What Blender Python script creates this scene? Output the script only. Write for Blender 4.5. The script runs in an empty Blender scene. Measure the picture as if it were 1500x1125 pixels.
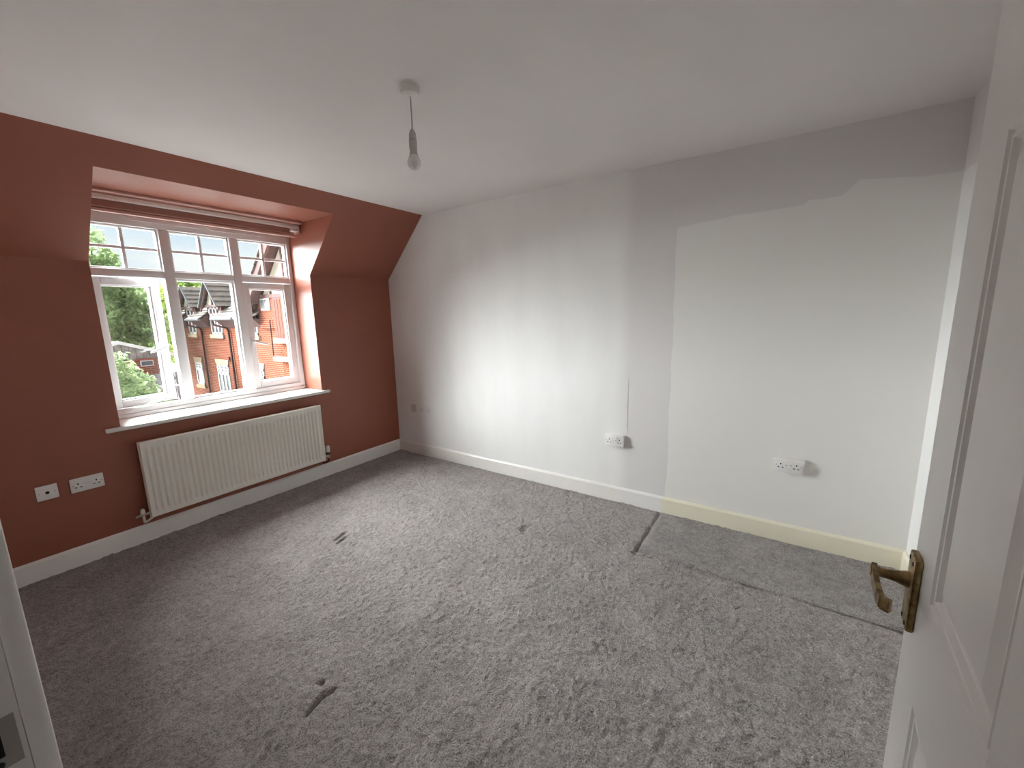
import bpy, bmesh, math, random
import numpy as np
from mathutils import Vector, Matrix, noise as mnoise

random.seed(7)
S = bpy.context.scene
COL = S.collection

# ------------------------------------------------------------------ camera
F_PX, YAW, PITCH, ROLL = 603.32, 0.9735, -0.1715, -0.0239
CAM = Vector((-2.9437, -3.5282, 1.4707))
fw = Vector((math.sin(YAW) * math.cos(PITCH), math.cos(YAW) * math.cos(PITCH), math.sin(PITCH)))
rt = Vector((math.cos(YAW), -math.sin(YAW), 0))
up = rt.cross(fw)
r2 = rt * math.cos(ROLL) + up * math.sin(ROLL)
u2 = -rt * math.sin(ROLL) + up * math.cos(ROLL)
cd = bpy.data.cameras.new('camera')
cd.sensor_width = 36.0
cd.lens = F_PX / 1500 * 36.0
cd.clip_start = 0.02
cd.clip_end = 500
cam = bpy.data.objects.new('camera', cd)
COL.objects.link(cam)
cam.matrix_world = Matrix(((r2.x, u2.x, -fw.x, CAM.x), (r2.y, u2.y, -fw.y, CAM.y), (r2.z, u2.z, -fw.z, CAM.z), (0, 0, 0, 1)))
S.camera = cam

# ------------------------------------------------------------------ sky, exposure
SKY = 0.19
w = bpy.data.worlds.new('overcast_sky')
S.world = w
w.use_nodes = True
nt = w.node_tree
nt.nodes.clear()
n_out = nt.nodes.new('ShaderNodeOutputWorld')
n_bg = nt.nodes.new('ShaderNodeBackground')
n_tc = nt.nodes.new('ShaderNodeTexCoord')
n_map = nt.nodes.new('ShaderNodeMapping')
n_map.inputs['Scale'].default_value = (1, 1, 2.6)
n_noise = nt.nodes.new('ShaderNodeTexNoise')
n_noise.inputs['Scale'].default_value = 4.0
n_noise.inputs['Detail'].default_value = 6
n_ramp = nt.nodes.new('ShaderNodeValToRGB')
n_ramp.color_ramp.elements[0].position = 0.40
n_ramp.color_ramp.elements[0].color = (0.66, 0.80, 0.95, 1)
n_ramp.color_ramp.elements[1].position = 0.60
n_ramp.color_ramp.elements[1].color = (1.0, 1.0, 1.0, 1)
nt.links.new(n_tc.outputs['Generated'], n_map.inputs['Vector'])
nt.links.new(n_map.outputs['Vector'], n_noise.inputs['Vector'])
nt.links.new(n_noise.outputs['Fac'], n_ramp.inputs['Fac'])
nt.links.new(n_ramp.outputs['Color'], n_bg.inputs['Color'])
n_bg.inputs['Strength'].default_value = SKY
nt.links.new(n_bg.outputs['Background'], n_out.inputs['Surface'])

# hazy sun behind thin cloud, coming in over the garden
sl = bpy.data.lights.new('hazy_sun_offscreen', 'SUN')
sl.energy = 11.0
sl.angle = math.radians(70)
sl.color = (0.985, 0.98, 1.0)
so = bpy.data.objects.new('hazy_sun_offscreen', sl)
COL.objects.link(so)
so.location = (-8, 20, 15)
so.rotation_euler = Vector((0.37, -0.785, -0.57)).to_track_quat('-Z', 'Y').to_euler()

vs = S.view_settings
S.display_settings.display_device = 'sRGB'
vs.view_transform = 'Standard'
vs.look = 'None'
vs.exposure = 2.6
vs.gamma = 1.0
vs.use_curve_mapping = False
cy = S.cycles
cy.use_denoising = True
cy.max_bounces = 14
cy.diffuse_bounces = 10
cy.glossy_bounces = 4
cy.transparent_max_bounces = 16
cy.caustics_reflective = False
cy.caustics_refractive = False

# ------------------------------------------------------------------ room measures
H, SL, H1, HS, L = 2.40, 0.5424, 1.8353, 0.1206, 4.1456
XR, XL, ZS, HSOF = -0.8537, -2.2368, 0.8104, 2.2785
XW = -2.933            # room face of the wall with the door
WD = 0.27              # window frame plane
OUT = 0.36             # outer face of the window wall
GROUND = -2.4

# ------------------------------------------------------------------ helpers
def link(o, parent=None):
    COL.objects.link(o)
    if parent is not None:
        o.parent = parent
    return o

def tag(o, label=None, cat=None, group=None, kind=None):
    if label: o['label'] = label
    if cat: o['category'] = cat
    if group: o['group'] = group
    if kind: o['kind'] = kind
    return o

def empty(name, loc=(0, 0, 0), rz=0.0, parent=None):
    o = bpy.data.objects.new(name, None)
    o.empty_display_size = 0.05
    link(o, parent)
    o.location = loc
    o.rotation_euler = (0, 0, rz)
    return o

class MB:
    """collects shapes into one mesh"""
    def __init__(self):
        self.bm = bmesh.new()
    def box(self, x0, x1, y0, y1, z0, z1, bevel=0.0, seg=2):
        bm = bmesh.new()
        bmesh.ops.create_cube(bm, size=1.0)
        for v in bm.verts:
            v.co = Vector(((x0 + x1) / 2 + v.co.x * (x1 - x0), (y0 + y1) / 2 + v.co.y * (y1 - y0), (z0 + z1) / 2 + v.co.z * (z1 - z0)))
        if bevel > 0:
            bmesh.ops.bevel(bm, geom=bm.edges[:], offset=bevel, segments=seg, profile=0.5, affect='EDGES')
        self.add(bm)
        return self
    def add(self, bm, mat=None):
        me = bpy.data.meshes.new('tmp')
        if mat is not None:
            bmesh.ops.transform(bm, matrix=mat, verts=bm.verts[:])
        bm.to_mesh(me)
        bm.free()
        self.bm.from_mesh(me)
        bpy.data.meshes.remove(me)
        return self
    def prism(self, pts, axis, a, b):
        """extrude a 2D polygon; axis 'x': pts are (y,z); 'y': (x,z); 'z': (x,y)"""
        def P(p, t):
            return {'x': (t, p[0], p[1]), 'y': (p[0], t, p[1]), 'z': (p[0], p[1], t)}[axis]
        A = [self.bm.verts.new(P(p, a)) for p in pts]
        B = [self.bm.verts.new(P(p, b)) for p in pts]
        self.bm.faces.new(A)
        self.bm.faces.new(B[::-1])
        n = len(pts)
        for i in range(n):
            self.bm.faces.new((A[i], B[i], B[(i + 1) % n], A[(i + 1) % n]))
        return self
    def bar(self, p, q, wid, thick, upv=(0, 0, 1)):
        p, q = Vector(p), Vector(q)
        d = (q - p)
        l = d.length
        d.normalize()
        side = d.cross(Vector(upv))
        if side.length < 1e-6:
            side = d.cross(Vector((1, 0, 0)))
        side.normalize()
        n = side.cross(d)
        bm = bmesh.new()
        bmesh.ops.create_cube(bm, size=1.0)
        for v in bm.verts:
            c = v.co.copy()
            v.co = (p + q) / 2 + d * c.x * l + side * c.y * wid + n * c.z * thick
        return self.add(bm)
    def tube(self, pts, rad, seg=12, cap=True):
        pts = [Vector(p) for p in pts]
        rads = rad if isinstance(rad, (list, tuple)) else [rad] * len(pts)
        rings = []
        prev = None
        for i, p in enumerate(pts):
            if i == 0: t = pts[1] - pts[0]
            elif i == len(pts) - 1: t = pts[-1] - pts[-2]
            else: t = (pts[i + 1] - pts[i - 1])
            t.normalize()
            if prev is None:
                a = Vector((0, 0, 1)) if abs(t.z) < 0.9 else Vector((1, 0, 0))
                a = (a - t * a.dot(t)).normalized()
            else:
                a = (prev - t * prev.dot(t)).normalized()
            prev = a
            b = t.cross(a)
            rings.append([self.bm.verts.new(p + (a * math.cos(2 * math.pi * k / seg) + b * math.sin(2 * math.pi * k / seg)) * rads[i]) for k in range(seg)])
        for i in range(len(rings) - 1):
            for k in range(seg):
                self.bm.faces.new((rings[i][k], rings[i + 1][k], rings[i + 1][(k + 1) % seg], rings[i][(k + 1) % seg]))
        if cap:
            self.bm.faces.new(rings[0])
            self.bm.faces.new(rings[-1][::-1])
        return self
    def lathe(self, prof, origin=(0, 0, 0), axis=(0, 0, 1), seg=32):
        o = Vector(origin)
        ax = Vector(axis).normalized()
        a = Vector((1, 0, 0)) if abs(ax.x) < 0.9 else Vector((0, 1, 0))
        a = (a - ax * a.dot(ax)).normalized()
        b = ax.cross(a)
        rings = []
        for (r, z) in prof:
            if r < 1e-6:
                rings.append([self.bm.verts.new(o + ax * z)])
            else:
                rings.append([self.bm.verts.new(o + ax * z + (a * math.cos(2 * math.pi * k / seg) + b * math.sin(2 * math.pi * k / seg)) * r) for k in range(seg)])
        for i in range(len(rings) - 1):
            A, B = rings[i], rings[i + 1]
            for k in range(seg):
                k2 = (k + 1) % seg
                if len(A) == 1 and len(B) == 1: continue
                if len(A) == 1: self.bm.faces.new((A[0], B[k], B[k2]))
                elif len(B) == 1: self.bm.faces.new((A[k], B[0], A[k2]))
                else: self.bm.faces.new((A[k], B[k], B[k2], A[k2]))
        return self
    def build(self, name, mat, parent=None, smooth=False, kind=None):
        bmesh.ops.recalc_face_normals(self.bm, faces=self.bm.faces[:])
        me = bpy.data.meshes.new(name)
        self.bm.to_mesh(me)
        self.bm.free()
        me.materials.append(mat)
        if smooth:
            me.shade_smooth()
            try:
                me.set_sharp_from_angle(angle=math.radians(40))
            except Exception:
                pass
        o = bpy.data.objects.new(name, me)
        link(o, parent)
        if kind: o['kind'] = kind
        return o

def box(name, mat, parent, *b, bevel=0.0, kind=None):
    return MB().box(*b, bevel=bevel).build(name, mat, parent, smooth=bevel > 0, kind=kind)

# ------------------------------------------------------------------ materials
class NT:
    def __init__(self, name):
        self.m = bpy.data.materials.new(name)
        self.m.use_nodes = True
        self.t = self.m.node_tree
        self.bsdf = self.t.nodes['Principled BSDF']
    def n(self, typ, **kw):
        o = self.t.nodes.new(typ)
        for k, v in kw.items():
            setattr(o, k, v)
        return o
    def l(self, a, b):
        self.t.links.new(a, b)
    def math(self, op, a, b=None, c=None, clamp=False):
        o = self.n('ShaderNodeMath', operation=op, use_clamp=clamp)
        for i, v in enumerate((a, b, c)):
            if v is None: continue
            if isinstance(v, (int, float)): o.inputs[i].default_value = v
            else: self.l(v, o.inputs[i])
        return o.outputs[0]
    def pos(self):
        g = self.n('ShaderNodeNewGeometry')
        return g.outputs['Position']
    def noise(self, scale, detail=3, rough=0.5, vec=None, sc3=None):
        o = self.n('ShaderNodeTexNoise')
        o.inputs['Scale'].default_value = scale
        o.inputs['Detail'].default_value = detail
        o.inputs['Roughness'].default_value = rough
        v = vec if vec is not None else self.pos()
        if sc3:
            m = self.n('ShaderNodeMapping')
            m.inputs['Scale'].default_value = sc3
            self.l(v, m.inputs['Vector'])
            v = m.outputs['Vector']
        self.l(v, o.inputs['Vector'])
        return o.outputs['Fac']
    def ramp(self, fac, stops):
        o = self.n('ShaderNodeValToRGB')
        e = o.color_ramp.elements
        while len(e) < len(stops): e.new(0.5)
        for i, (p, c) in enumerate(stops):
            e[i].position = p
            e[i].color = (*c, 1)
        self.l(fac, o.inputs['Fac'])
        return o.outputs['Color']
    def mix(self, fac, a, b):
        o = self.n('ShaderNodeMix', data_type='RGBA')
        for s, v in ((0, fac), (6, a), (7, b)):
            if isinstance(v, (int, float)): o.inputs[s].default_value = v
            elif isinstance(v, tuple): o.inputs[s].default_value = (*v, 1)
            else: self.l(v, o.inputs[s])
        return o.outputs[2]
    def smooth(self, v, a, b):
        o = self.n('ShaderNodeMapRange', interpolation_type='SMOOTHSTEP')
        self.l(v, o.inputs[0])
        o.inputs[1].default_value = a
        o.inputs[2].default_value = b
        return o.outputs[0]
    def bump(self, h, strength=0.2, dist=0.01):
        o = self.n('ShaderNodeBump')
        o.inputs['Strength'].default_value = strength
        o.inputs['Distance'].default_value = dist
        self.l(h, o.inputs['Height'])
        self.l(o.outputs['Normal'], self.bsdf.inputs['Normal'])
    def set(self, color=None, rough=0.5, metal=0.0, spec=None):
        if isinstance(color, tuple): self.bsdf.inputs['Base Color'].default_value = (*color, 1)
        elif color is not None: self.l(color, self.bsdf.inputs['Base Color'])
        self.bsdf.inputs['Roughness'].default_value = rough
        self.bsdf.inputs['Metallic'].default_value = metal
        if spec is not None: self.bsdf.inputs['Specular IOR Level'].default_value = spec
        return self.m

def paint(name, c, rough=0.55, var=0.04, scale=6.0, bump=0.05, bscale=220.0, spec=None):
    t = NT(name)
    f = t.noise(scale, 3)
    a = tuple(min(1, x * (1 + var)) for x in c)
    b = tuple(x * (1 - var) for x in c)
    col = t.ramp(f, [(0.35, b), (0.65, a)])
    if bump: t.bump(t.noise(bscale, 2), bump, 0.002)
    return t.set(col, rough, spec=spec)

def plain(name, c, rough=0.5, metal=0.0, var=0.03):
    t = NT(name)
    f = t.noise(40, 2)
    col = t.ramp(f, [(0.3, tuple(x * (1 - var) for x in c)), (0.7, tuple(min(1, x * (1 + var)) for x in c))])
    return t.set(col, rough, metal)

M = {}
M['terracotta'] = paint('terracotta_emulsion', (0.305, 0.098, 0.062), 0.45, 0.03, 3.0, 0.08, 160)
M['ceiling'] = paint('ceiling_emulsion', (0.78, 0.745, 0.735), 0.7, 0.02, 2.0, 0.06, 140)
M['white_wall'] = paint('white_emulsion', (0.80, 0.785, 0.765), 0.6, 0.02, 2.0, 0.05, 160)
M['gloss'] = paint('white_gloss_paint', (0.85, 0.83, 0.81), 0.32, 0.015, 5.0, 0.02, 90)
M['upvc'] = paint('white_upvc', (0.74, 0.735, 0.74), 0.4, 0.01, 5.0, 0)
M['plastic'] = plain('white_plastic', (0.82, 0.80, 0.79), 0.35)
M['plastic_aged'] = plain('aged_plastic', (0.78, 0.75, 0.72), 0.4)
M['radiator'] = paint('radiator_enamel', (0.78, 0.75, 0.69), 0.38, 0.015, 4.0, 0.02, 90)
M['dark'] = plain('dark_hole', (0.02, 0.018, 0.016), 0.8)
M['chrome'] = plain('valve_chrome', (0.45, 0.43, 0.40), 0.3, 0.9)
M['black_plastic'] = plain('black_plastic', (0.03, 0.03, 0.03), 0.5)
M['bulb'] = plain('frosted_bulb', (0.80, 0.78, 0.75), 0.25)
M['cord'] = plain('grey_cord', (0.45, 0.43, 0.40), 0.6)
M['blind_fabric'] = paint('blind_fabric', (0.36, 0.17, 0.13), 0.8, 0.04, 20, 0.1, 600)
M['blind_pink'] = plain('pink_painted_rail', (0.62, 0.40, 0.34), 0.4)

def glass_mat():
    t = NT('window_glass')
    t.t.nodes.remove(t.bsdf)
    tr = t.n('ShaderNodeBsdfTransparent')
    tr.inputs['Color'].default_value = (0.93, 0.96, 0.95, 1)
    gl = t.n('ShaderNodeBsdfGlossy')
    gl.inputs['Roughness'].default_value = 0.02
    mx = t.n('ShaderNodeMixShader')
    f = t.noise(3, 2)
    fac = t.math('MULTIPLY_ADD', f, 0.01, 0.035)
    t.l(fac, mx.inputs[0])
    t.l(tr.outputs[0], mx.inputs[1])
    t.l(gl.outputs[0], mx.inputs[2])
    t.l(mx.outputs[0], t.t.nodes['Material Output'].inputs['Surface'])
    return t.m
M['glass'] = glass_mat()

def brass_mat():
    t = NT('aged_brass')
    f = t.noise(60, 4, 0.6)
    col = t.ramp(f, [(0.35, (0.16, 0.10, 0.045)), (0.62, (0.42, 0.30, 0.14))])
    return t.set(col, 0.38, 0.9)
M['brass'] = brass_mat()

def east_wall_mat():
    """white wall: patchy roller coats, a greyer lilac band under the ceiling and a clean block where a wardrobe stood"""
    t = NT('patchy_white_wall')
    p = t.pos()
    sx = t.n('ShaderNodeSeparateXYZ')
    t.l(p, sx.inputs[0])
    y, z = sx.outputs[1], sx.outputs[2]
    wob = t.math('MULTIPLY_ADD', t.noise(3.5, 3), 0.05, -0.025)
    wob2 = t.math('MULTIPLY_ADD', t.noise(1.6, 3), 0.16, -0.08)
    # wardrobe block: y < -2.857, z below a stepped line
    yb = t.smooth(t.math('ADD', y, wob), -2.853, -2.861)
    step = t.ramp(t.math('MULTIPLY_ADD', y, -1 / 1.3, -2.85 / 1.3), [(k, (v, v, v)) for k, v in
                  ((0.0, 0.0), (0.27, 0.25), (0.525, 0.30), (0.537, 0.47), (0.65, 0.47), (0.70, 1.0), (0.90, 0.75), (1.0, 0.79))])
    ztop = t.math('MULTIPLY_ADD', step, 0.127, 1.985)
    zz = t.math('SUBTRACT', t.math('ADD', z, t.math('MULTIPLY', wob, 0.5)), ztop)
    zb = t.smooth(zz, 0.006, -0.006)
    block = t.math('MULTIPLY', yb, zb)
    # band of older lilac grey: everything right of the roller edge that is not the block
    left = t.smooth(t.math('ADD', y, wob2), -2.44, -2.60)
    band = t.math('MULTIPLY', left, t.math('SUBTRACT', 1.0, block))
    fine = t.noise(2.2, 5, 0.55, sc3=(1, 2.4, 0.7))
    base = t.ramp(fine, [(0.30, (0.785, 0.772, 0.762)), (0.68, (0.825, 0.815, 0.805))])
    c = t.mix(band, base, (0.70, 0.675, 0.67))
    c = t.mix(block, c, (0.79, 0.775, 0.745))
    t.bump(t.noise(90, 3, 0.6), 0.08, 0.003)
    return t.set(c, 0.55)
M['east_wall'] = east_wall_mat()

def east_skirt_mat():
    t = NT('skirting_part_yellowed')
    sx = t.n('ShaderNodeSeparateXYZ')
    t.l(t.pos(), sx.inputs[0])
    f = t.smooth(sx.outputs[1], -2.82, -2.84)
    mid = t.smooth(sx.outputs[1], -2.50, -2.53)
    base = t.mix(mid, (0.80, 0.775, 0.74), (0.79, 0.775, 0.765))
    c = t.mix(f, base, (0.80, 0.755, 0.615))
    t.bump(t.noise(80, 2), 0.03, 0.003)
    return t.set(c, 0.35)
M['east_skirt'] = east_skirt_mat()

def carpet_mat(name, lo, hi, patch=0.22):
    t = NT(name)
    tuft = t.noise(170, 3, 0.7)
    clump = t.noise(42, 4, 0.65)
    mott = t.noise(9.0, 6, 0.68)
    broad = t.noise(2.4, 4, 0.6)
    f = t.math('MULTIPLY_ADD', tuft, 0.55, -0.02)
    f = t.math('ADD', f, t.math('MULTIPLY', clump, 0.26))
    f = t.math('ADD', f, t.math('MULTIPLY', mott, 0.16))
    f = t.math('ADD', f, t.math('MULTIPLY', broad, patch * 0.5))
    col = t.ramp(f, [(0.40, lo), (0.65, hi)])
    h = t.math('ADD', t.math('MULTIPLY', tuft, 0.7), t.math('MULTIPLY', clump, 0.6))
    t.bump(h, 1.0, 0.014)
    m = t.set(col, 0.95, spec=0.1)
    t.bsdf.inputs['Sheen Weight'].default_value = 0.25
    t.bsdf.inputs['Sheen Roughness'].default_value = 0.6
    return m
M['carpet'] = carpet_mat('grey_carpet', (0.115, 0.100, 0.095), (0.58, 0.525, 0.505))
M['carpet_patch'] = carpet_mat('grey_carpet_offcut', (0.108, 0.096, 0.092), (0.51, 0.467, 0.452))

# ------------------------------------------------------------------ floor
def seg_d(X, Y, ax, ay, bx, by):
    dx, dy = bx - ax, by - ay
    tt = np.clip(((X - ax) * dx + (Y - ay) * dy) / (dx * dx + dy * dy), 0, 1)
    return np.hypot(X - ax - tt * dx, Y - ay - tt * dy), tt

def make_floor():
    nx, ny = 600, 850
    xs = np.linspace(XW - 0.001, 0.0, nx)
    ys = np.linspace(-L, 0.0, ny)
    X, Y = np.meshgrid(xs, ys, indexing='ij')
    rng = np.random.RandomState(3)
    Z = np.zeros_like(X)
    for k in range(26):
        a = rng.rand() * math.pi
        fr = rng.uniform(6, 26)
        ph = rng.rand() * 6.28
        Z += np.sin(fr * (X * math.cos(a) + Y * math.sin(a)) + ph) * 0.0011 / (1 + fr / 18)
    # pile: tufts about a centimetre across, leaning in clumps
    def blur(a, n):
        for _ in range(n):
            a = (a + np.roll(a, 1, 0) + np.roll(a, -1, 0)) / 3
            a = (a + np.roll(a, 1, 1) + np.roll(a, -1, 1)) / 3
        return a / a.std()
    t1 = blur(rng.normal(size=X.shape), 1)
    t2 = blur(rng.normal(size=X.shape), 4)
    t3 = blur(rng.normal(size=X.shape), 18)
    Z += 0.0012 * t1 + 0.0012 * t2 * (1 + 0.4 * np.clip(t3, -1.5, 1.5)) + 0.0009 * t3
    # furniture dents: (x, y, length direction, half length, half width, depth)
    for (cx, cy_, ang, hl, hw, dp) in [(-2.262, -2.112, 0.30, 0.050, 0.008, 0.032), (-2.205, -2.112, -0.15, 0.028, 0.010, 0.020), (-2.195, -2.045, 0.35, 0.016, 0.010, 0.018),
                                      (-0.745, -2.115, 0.75, 0.055, 0.030, 0.016), (-1.470, -1.085, 0.25, 0.065, 0.011, 0.020),
                                      (-1.490, -1.135, 0.25, 0.055, 0.011, 0.020), (-0.10, -2.13, 0.2, 0.02, 0.015, 0.012), (-0.06, -2.10, 0.2, 0.04, 0.02, 0.010),
                                      (-2.05, -0.10, 0.0, 0.16, 0.03, 0.012), (-2.62, -0.72, 0.3, 0.06, 0.02, 0.008), (-2.46, -2.15, 0.3, 0.02, 0.012, 0.010)]:
        u = (X - cx) * math.cos(ang) + (Y - cy_) * math.sin(ang)
        v = -(X - cx) * math.sin(ang) + (Y - cy_) * math.cos(ang)
        Z -= dp * np.exp(-((u / hl) ** 4 + (v / hw) ** 2))
    # creases where furniture and a bed base stood
    for (ax, ay, bx, by, dp, wd) in [(-0.80, -2.10, -1.25, -2.03, 0.003, 0.022), (-0.76, -2.09, -0.64, -0.75, 0.005, 0.04),
                                    (-0.03, -2.27, -0.38, -2.245, 0.007, 0.016), (-0.615, -2.82, -0.60, -4.1, 0.011, 0.012),
                                    (-0.04, -2.826, -0.63, -2.836, 0.016, 0.014), (-0.05, -2.66, -0.25, -2.63, 0.005, 0.016)]:
        d, tt = seg_d(X, Y, ax, ay, bx, by)
        Z -= dp * np.exp(-(d / wd) ** 2) * (0.7 + 0.3 * np.sin(tt * 17))
    edge = np.minimum(np.minimum(-X, -Y), np.minimum(Y + L, X - XW))
    Z = np.where(edge < 0.012, -0.004, Z)
    verts = np.stack([X.ravel(), Y.ravel(), Z.ravel()], 1)
    idx = np.arange(nx * ny).reshape(nx, ny)
    f = np.stack([idx[:-1, :-1].ravel(), idx[1:, :-1].ravel(), idx[1:, 1:].ravel(), idx[:-1, 1:].ravel()], 1)
    me = bpy.data.meshes.new('floor')
    me.vertices.add(len(verts))
    me.vertices.foreach_set('co', verts.astype(np.float32).ravel())
    me.loops.add(f.size)
    me.loops.foreach_set('vertex_index', f.astype(np.int32).ravel())
    me.polygons.add(len(f))
    me.polygons.foreach_set('loop_start', np.arange(0, f.size, 4, dtype=np.int32))
    me.update(calc_edges=True)
    me.shade_smooth()
    me.materials.append(M['carpet'])
    o = bpy.data.objects.new('floor', me)
    link(o)
    return tag(o, 'worn grey fitted carpet covering the bedroom floor', kind='structure')
make_floor()

# loose piece of carpet let in beside the white wall
def make_offcut():
    nx, ny = 40, 90
    x0, x1, y0, y1 = -0.600, -0.022, -L + 0.03, -2.846
    bm = bmesh.new()
    g = []
    for i in range(nx):
        row = []
        for j in range(ny):
            x = x0 + (x1 - x0) * i / (nx - 1)
            y = y0 + (y1 - y0) * j / (ny - 1)
            e = min(x - x0, x1 - x, y - y0, y1 - y)
            z = 0.010 * min(1, (e / 0.018)) ** 0.5 + 0.0025 * math.sin(7 * x + 3 * y) * math.sin(11 * y + 2)
            z -= 0.004 * math.exp(-((y + 2.98 + 0.1 * x) / 0.02) ** 2)
            if e < 1e-6: z = 0.0
            row.append(bm.verts.new((x, y + 0.006 * math.sin(9 * x), max(0.0, z))))
        g.append(row)
    for i in range(nx - 1):
        for j in range(ny - 1):
            bm.faces.new((g[i][j], g[i + 1][j], g[i + 1][j + 1], g[i][j + 1]))
    bot = bm.faces.new([g[0][0], g[0][ny - 1], g[nx - 1][ny - 1], g[nx - 1][0]])
    mb = MB()
    mb.add(bm)
    o = mb.build('carpet_offcut', M['carpet_patch'], smooth=True)
    return tag(o, 'darker grey rectangular carpet offcut laid along the cream skirting', 'carpet piece')
make_offcut()

# ------------------------------------------------------------------ walls, ceiling
XE = 0.12
ysof = -SL * (HSOF - H1) / (H - H1)
wn = MB()
for (xa, xb) in ((XW - 0.12, XL), (XR, XE)):
    wn.box(xa, xb, 0, OUT, -0.1, H1)
wn.box(XL, XR, 0, OUT, -0.1, ZS - 0.03)
wall_n = wn.build('wall_north', M['terracotta'])
tag(wall_n, 'terracotta painted window wall with a deep recess', kind='structure')
wu = MB()
for (xa, xb) in ((XW - 0.12, XL), (XR, XE)):
    wu.prism([(0, H1), (-SL, H), (-SL, H + 0.1), (OUT, H + 0.1), (OUT, H1)], 'x', xa, xb)
wu.prism([(ysof, HSOF), (-SL, H), (-SL, H + 0.1), (OUT, H + 0.1), (OUT, HSOF)], 'x', XL, XR)
tag(wu.build('wall_north_slope', M['terracotta']), 'terracotta sloping upper part of the window wall with the recess soffit', kind='structure')
# two little scuffs in the reveal
for (yy, zz, a) in [(0.13, 1.205, 0.7), (0.137, 1.185, -0.5), (0.14, 1.15, 0.6), (0.148, 1.135, -0.6)]:
    mb = MB().bar((XR - 0.0006, yy - 0.008 * math.cos(a), zz - 0.012 * math.sin(a)), (XR - 0.0006, yy + 0.008 * math.cos(a), zz + 0.012 * math.sin(a)), 0.004, 0.001, (1, 0, 0))
    mb.build('scuff_mark', M['blind_fabric'], wall_n)

we = MB().box(0, XE, -L - 0.12, 0.0, -0.1, H + 0.1).build('wall_east', M['east_wall'])
tag(we, 'white wall with patchy roller paint and a greyer band below the ceiling', kind='structure')
MB().box(-0.002, 0.0, -2.559, -2.5562, 0.56, 0.95).build('plaster_seam', M['white_wall'], we)
box('paint_patch', plain('bare_grey_paint', (0.60, 0.55, 0.53), 0.6), we, -0.0006, 0.0, -0.293, -0.217, 0.453, 0.536)

def south_wall_mat():
    t = NT('white_wall_with_grey_top')
    sx = t.n('ShaderNodeSeparateXYZ')
    t.l(t.pos(), sx.inputs[0])
    z = t.math('ADD', sx.outputs[2], t.math('MULTIPLY_ADD', t.noise(4, 3), 0.05, -0.025))
    c = t.mix(t.smooth(z, 2.07, 2.09), (0.80, 0.79, 0.775), (0.70, 0.675, 0.67))
    t.bump(t.noise(160, 2), 0.05, 0.002)
    return t.set(c, 0.6)
ws = MB().box(XW - 0.12, XE, -L - 0.12, -L, -0.1, H + 0.1).build('wall_south', south_wall_mat())
tag(ws, 'white wall behind the open door', kind='structure')

ce = MB().box(XW - 0.12, XE, -L - 0.12, -SL, H, H + 0.1).build('ceiling', M['ceiling'])
tag(ce, 'flat off-white ceiling', kind='structure')

# door wall and its opening
XE_D, YE_D = -2.086, -3.720          # leading edge of the open door (room face)
DW = 0.838
DANG = math.radians(-2.6)            # direction of the leaf seen from its hinge
HX, HY = XE_D - DW * math.cos(DANG), YE_D - DW * math.sin(DANG)
Y_LATCH, Y_HINGE = -2.84, HY - 0.005
DH = 1.985
ww = MB()
ww.box(XW - 0.12, XW, Y_LATCH + 0.03, 0.0, -0.1, H + 0.1)
ww.box(XW - 0.12, XW, -L - 0.12, Y_HINGE - 0.03, -0.1, H + 0.1)
ww.box(XW - 0.12, XW, Y_HINGE - 0.03, Y_LATCH + 0.03, DH + 0.04, H + 0.1)
tag(ww.build('wall_west', M['white_wall']), 'white wall holding the doorway', kind='structure')

# hall behind the doorway
tag(box('floor_hall', M['carpet'], None, -4.3, XW - 0.0005, -L, -1.2, -0.1, -0.005), 'grey carpet of the hall outside the doorway', kind='structure')
tag(box('ceiling_hall', M['ceiling'], None, -4.3, XW - 0.12, -L, -1.2, H, H + 0.1), 'off-white ceiling of the hall', kind='structure')
tag(MB().box(-4.4, -4.3, -L - 0.12, -1.1, -0.1, H + 0.1).box(-4.4, XW - 0.12, -1.2, -1.1, -0.1, H + 0.1).box(-4.4, XW - 0.12, -L - 0.12, -L, -0.1, H + 0.1).build('wall_hall', M['white_wall']),
    'white walls of the hall outside the doorway', kind='structure')

# skirting boards
def skirt_prof(h=HS, d=0.016):
    return [(0, 0), (d, 0), (d, h - 0.014), (d - 0.006, h - 0.004), (d - 0.010, h), (0, h)]
mb = MB().prism([(-a, b) for a, b in skirt_prof()], 'x', XW, -0.0165)
tag(mb.build('baseboard_north', M['gloss']), 'white skirting board below the radiator', kind='structure')
mb = MB().prism([(-a, b) for a, b in skirt_prof()], 'y', -L, 0.0)
tag(mb.build('baseboard_east', M['east_skirt']), 'skirting board white at one end and yellowed cream at the other', kind='structure')
mb = MB().prism([(-L + a, b) for a, b in skirt_prof()], 'x', XW, -0.0165)
M['cream_skirt'] = paint('yellowed_gloss', (0.80, 0.755, 0.63), 0.35, 0.015, 5, 0.02, 90)
tag(mb.build('baseboard_south', M['cream_skirt']), 'cream skirting board behind the open door', kind='structure')
mb = MB().prism([(XW + a, b) for a, b in skirt_prof()], 'y', Y_LATCH + 0.09, -0.0165)
tag(mb.build('baseboard_west', M['gloss']), 'white skirting board beside the doorway', kind='structure')

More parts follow.
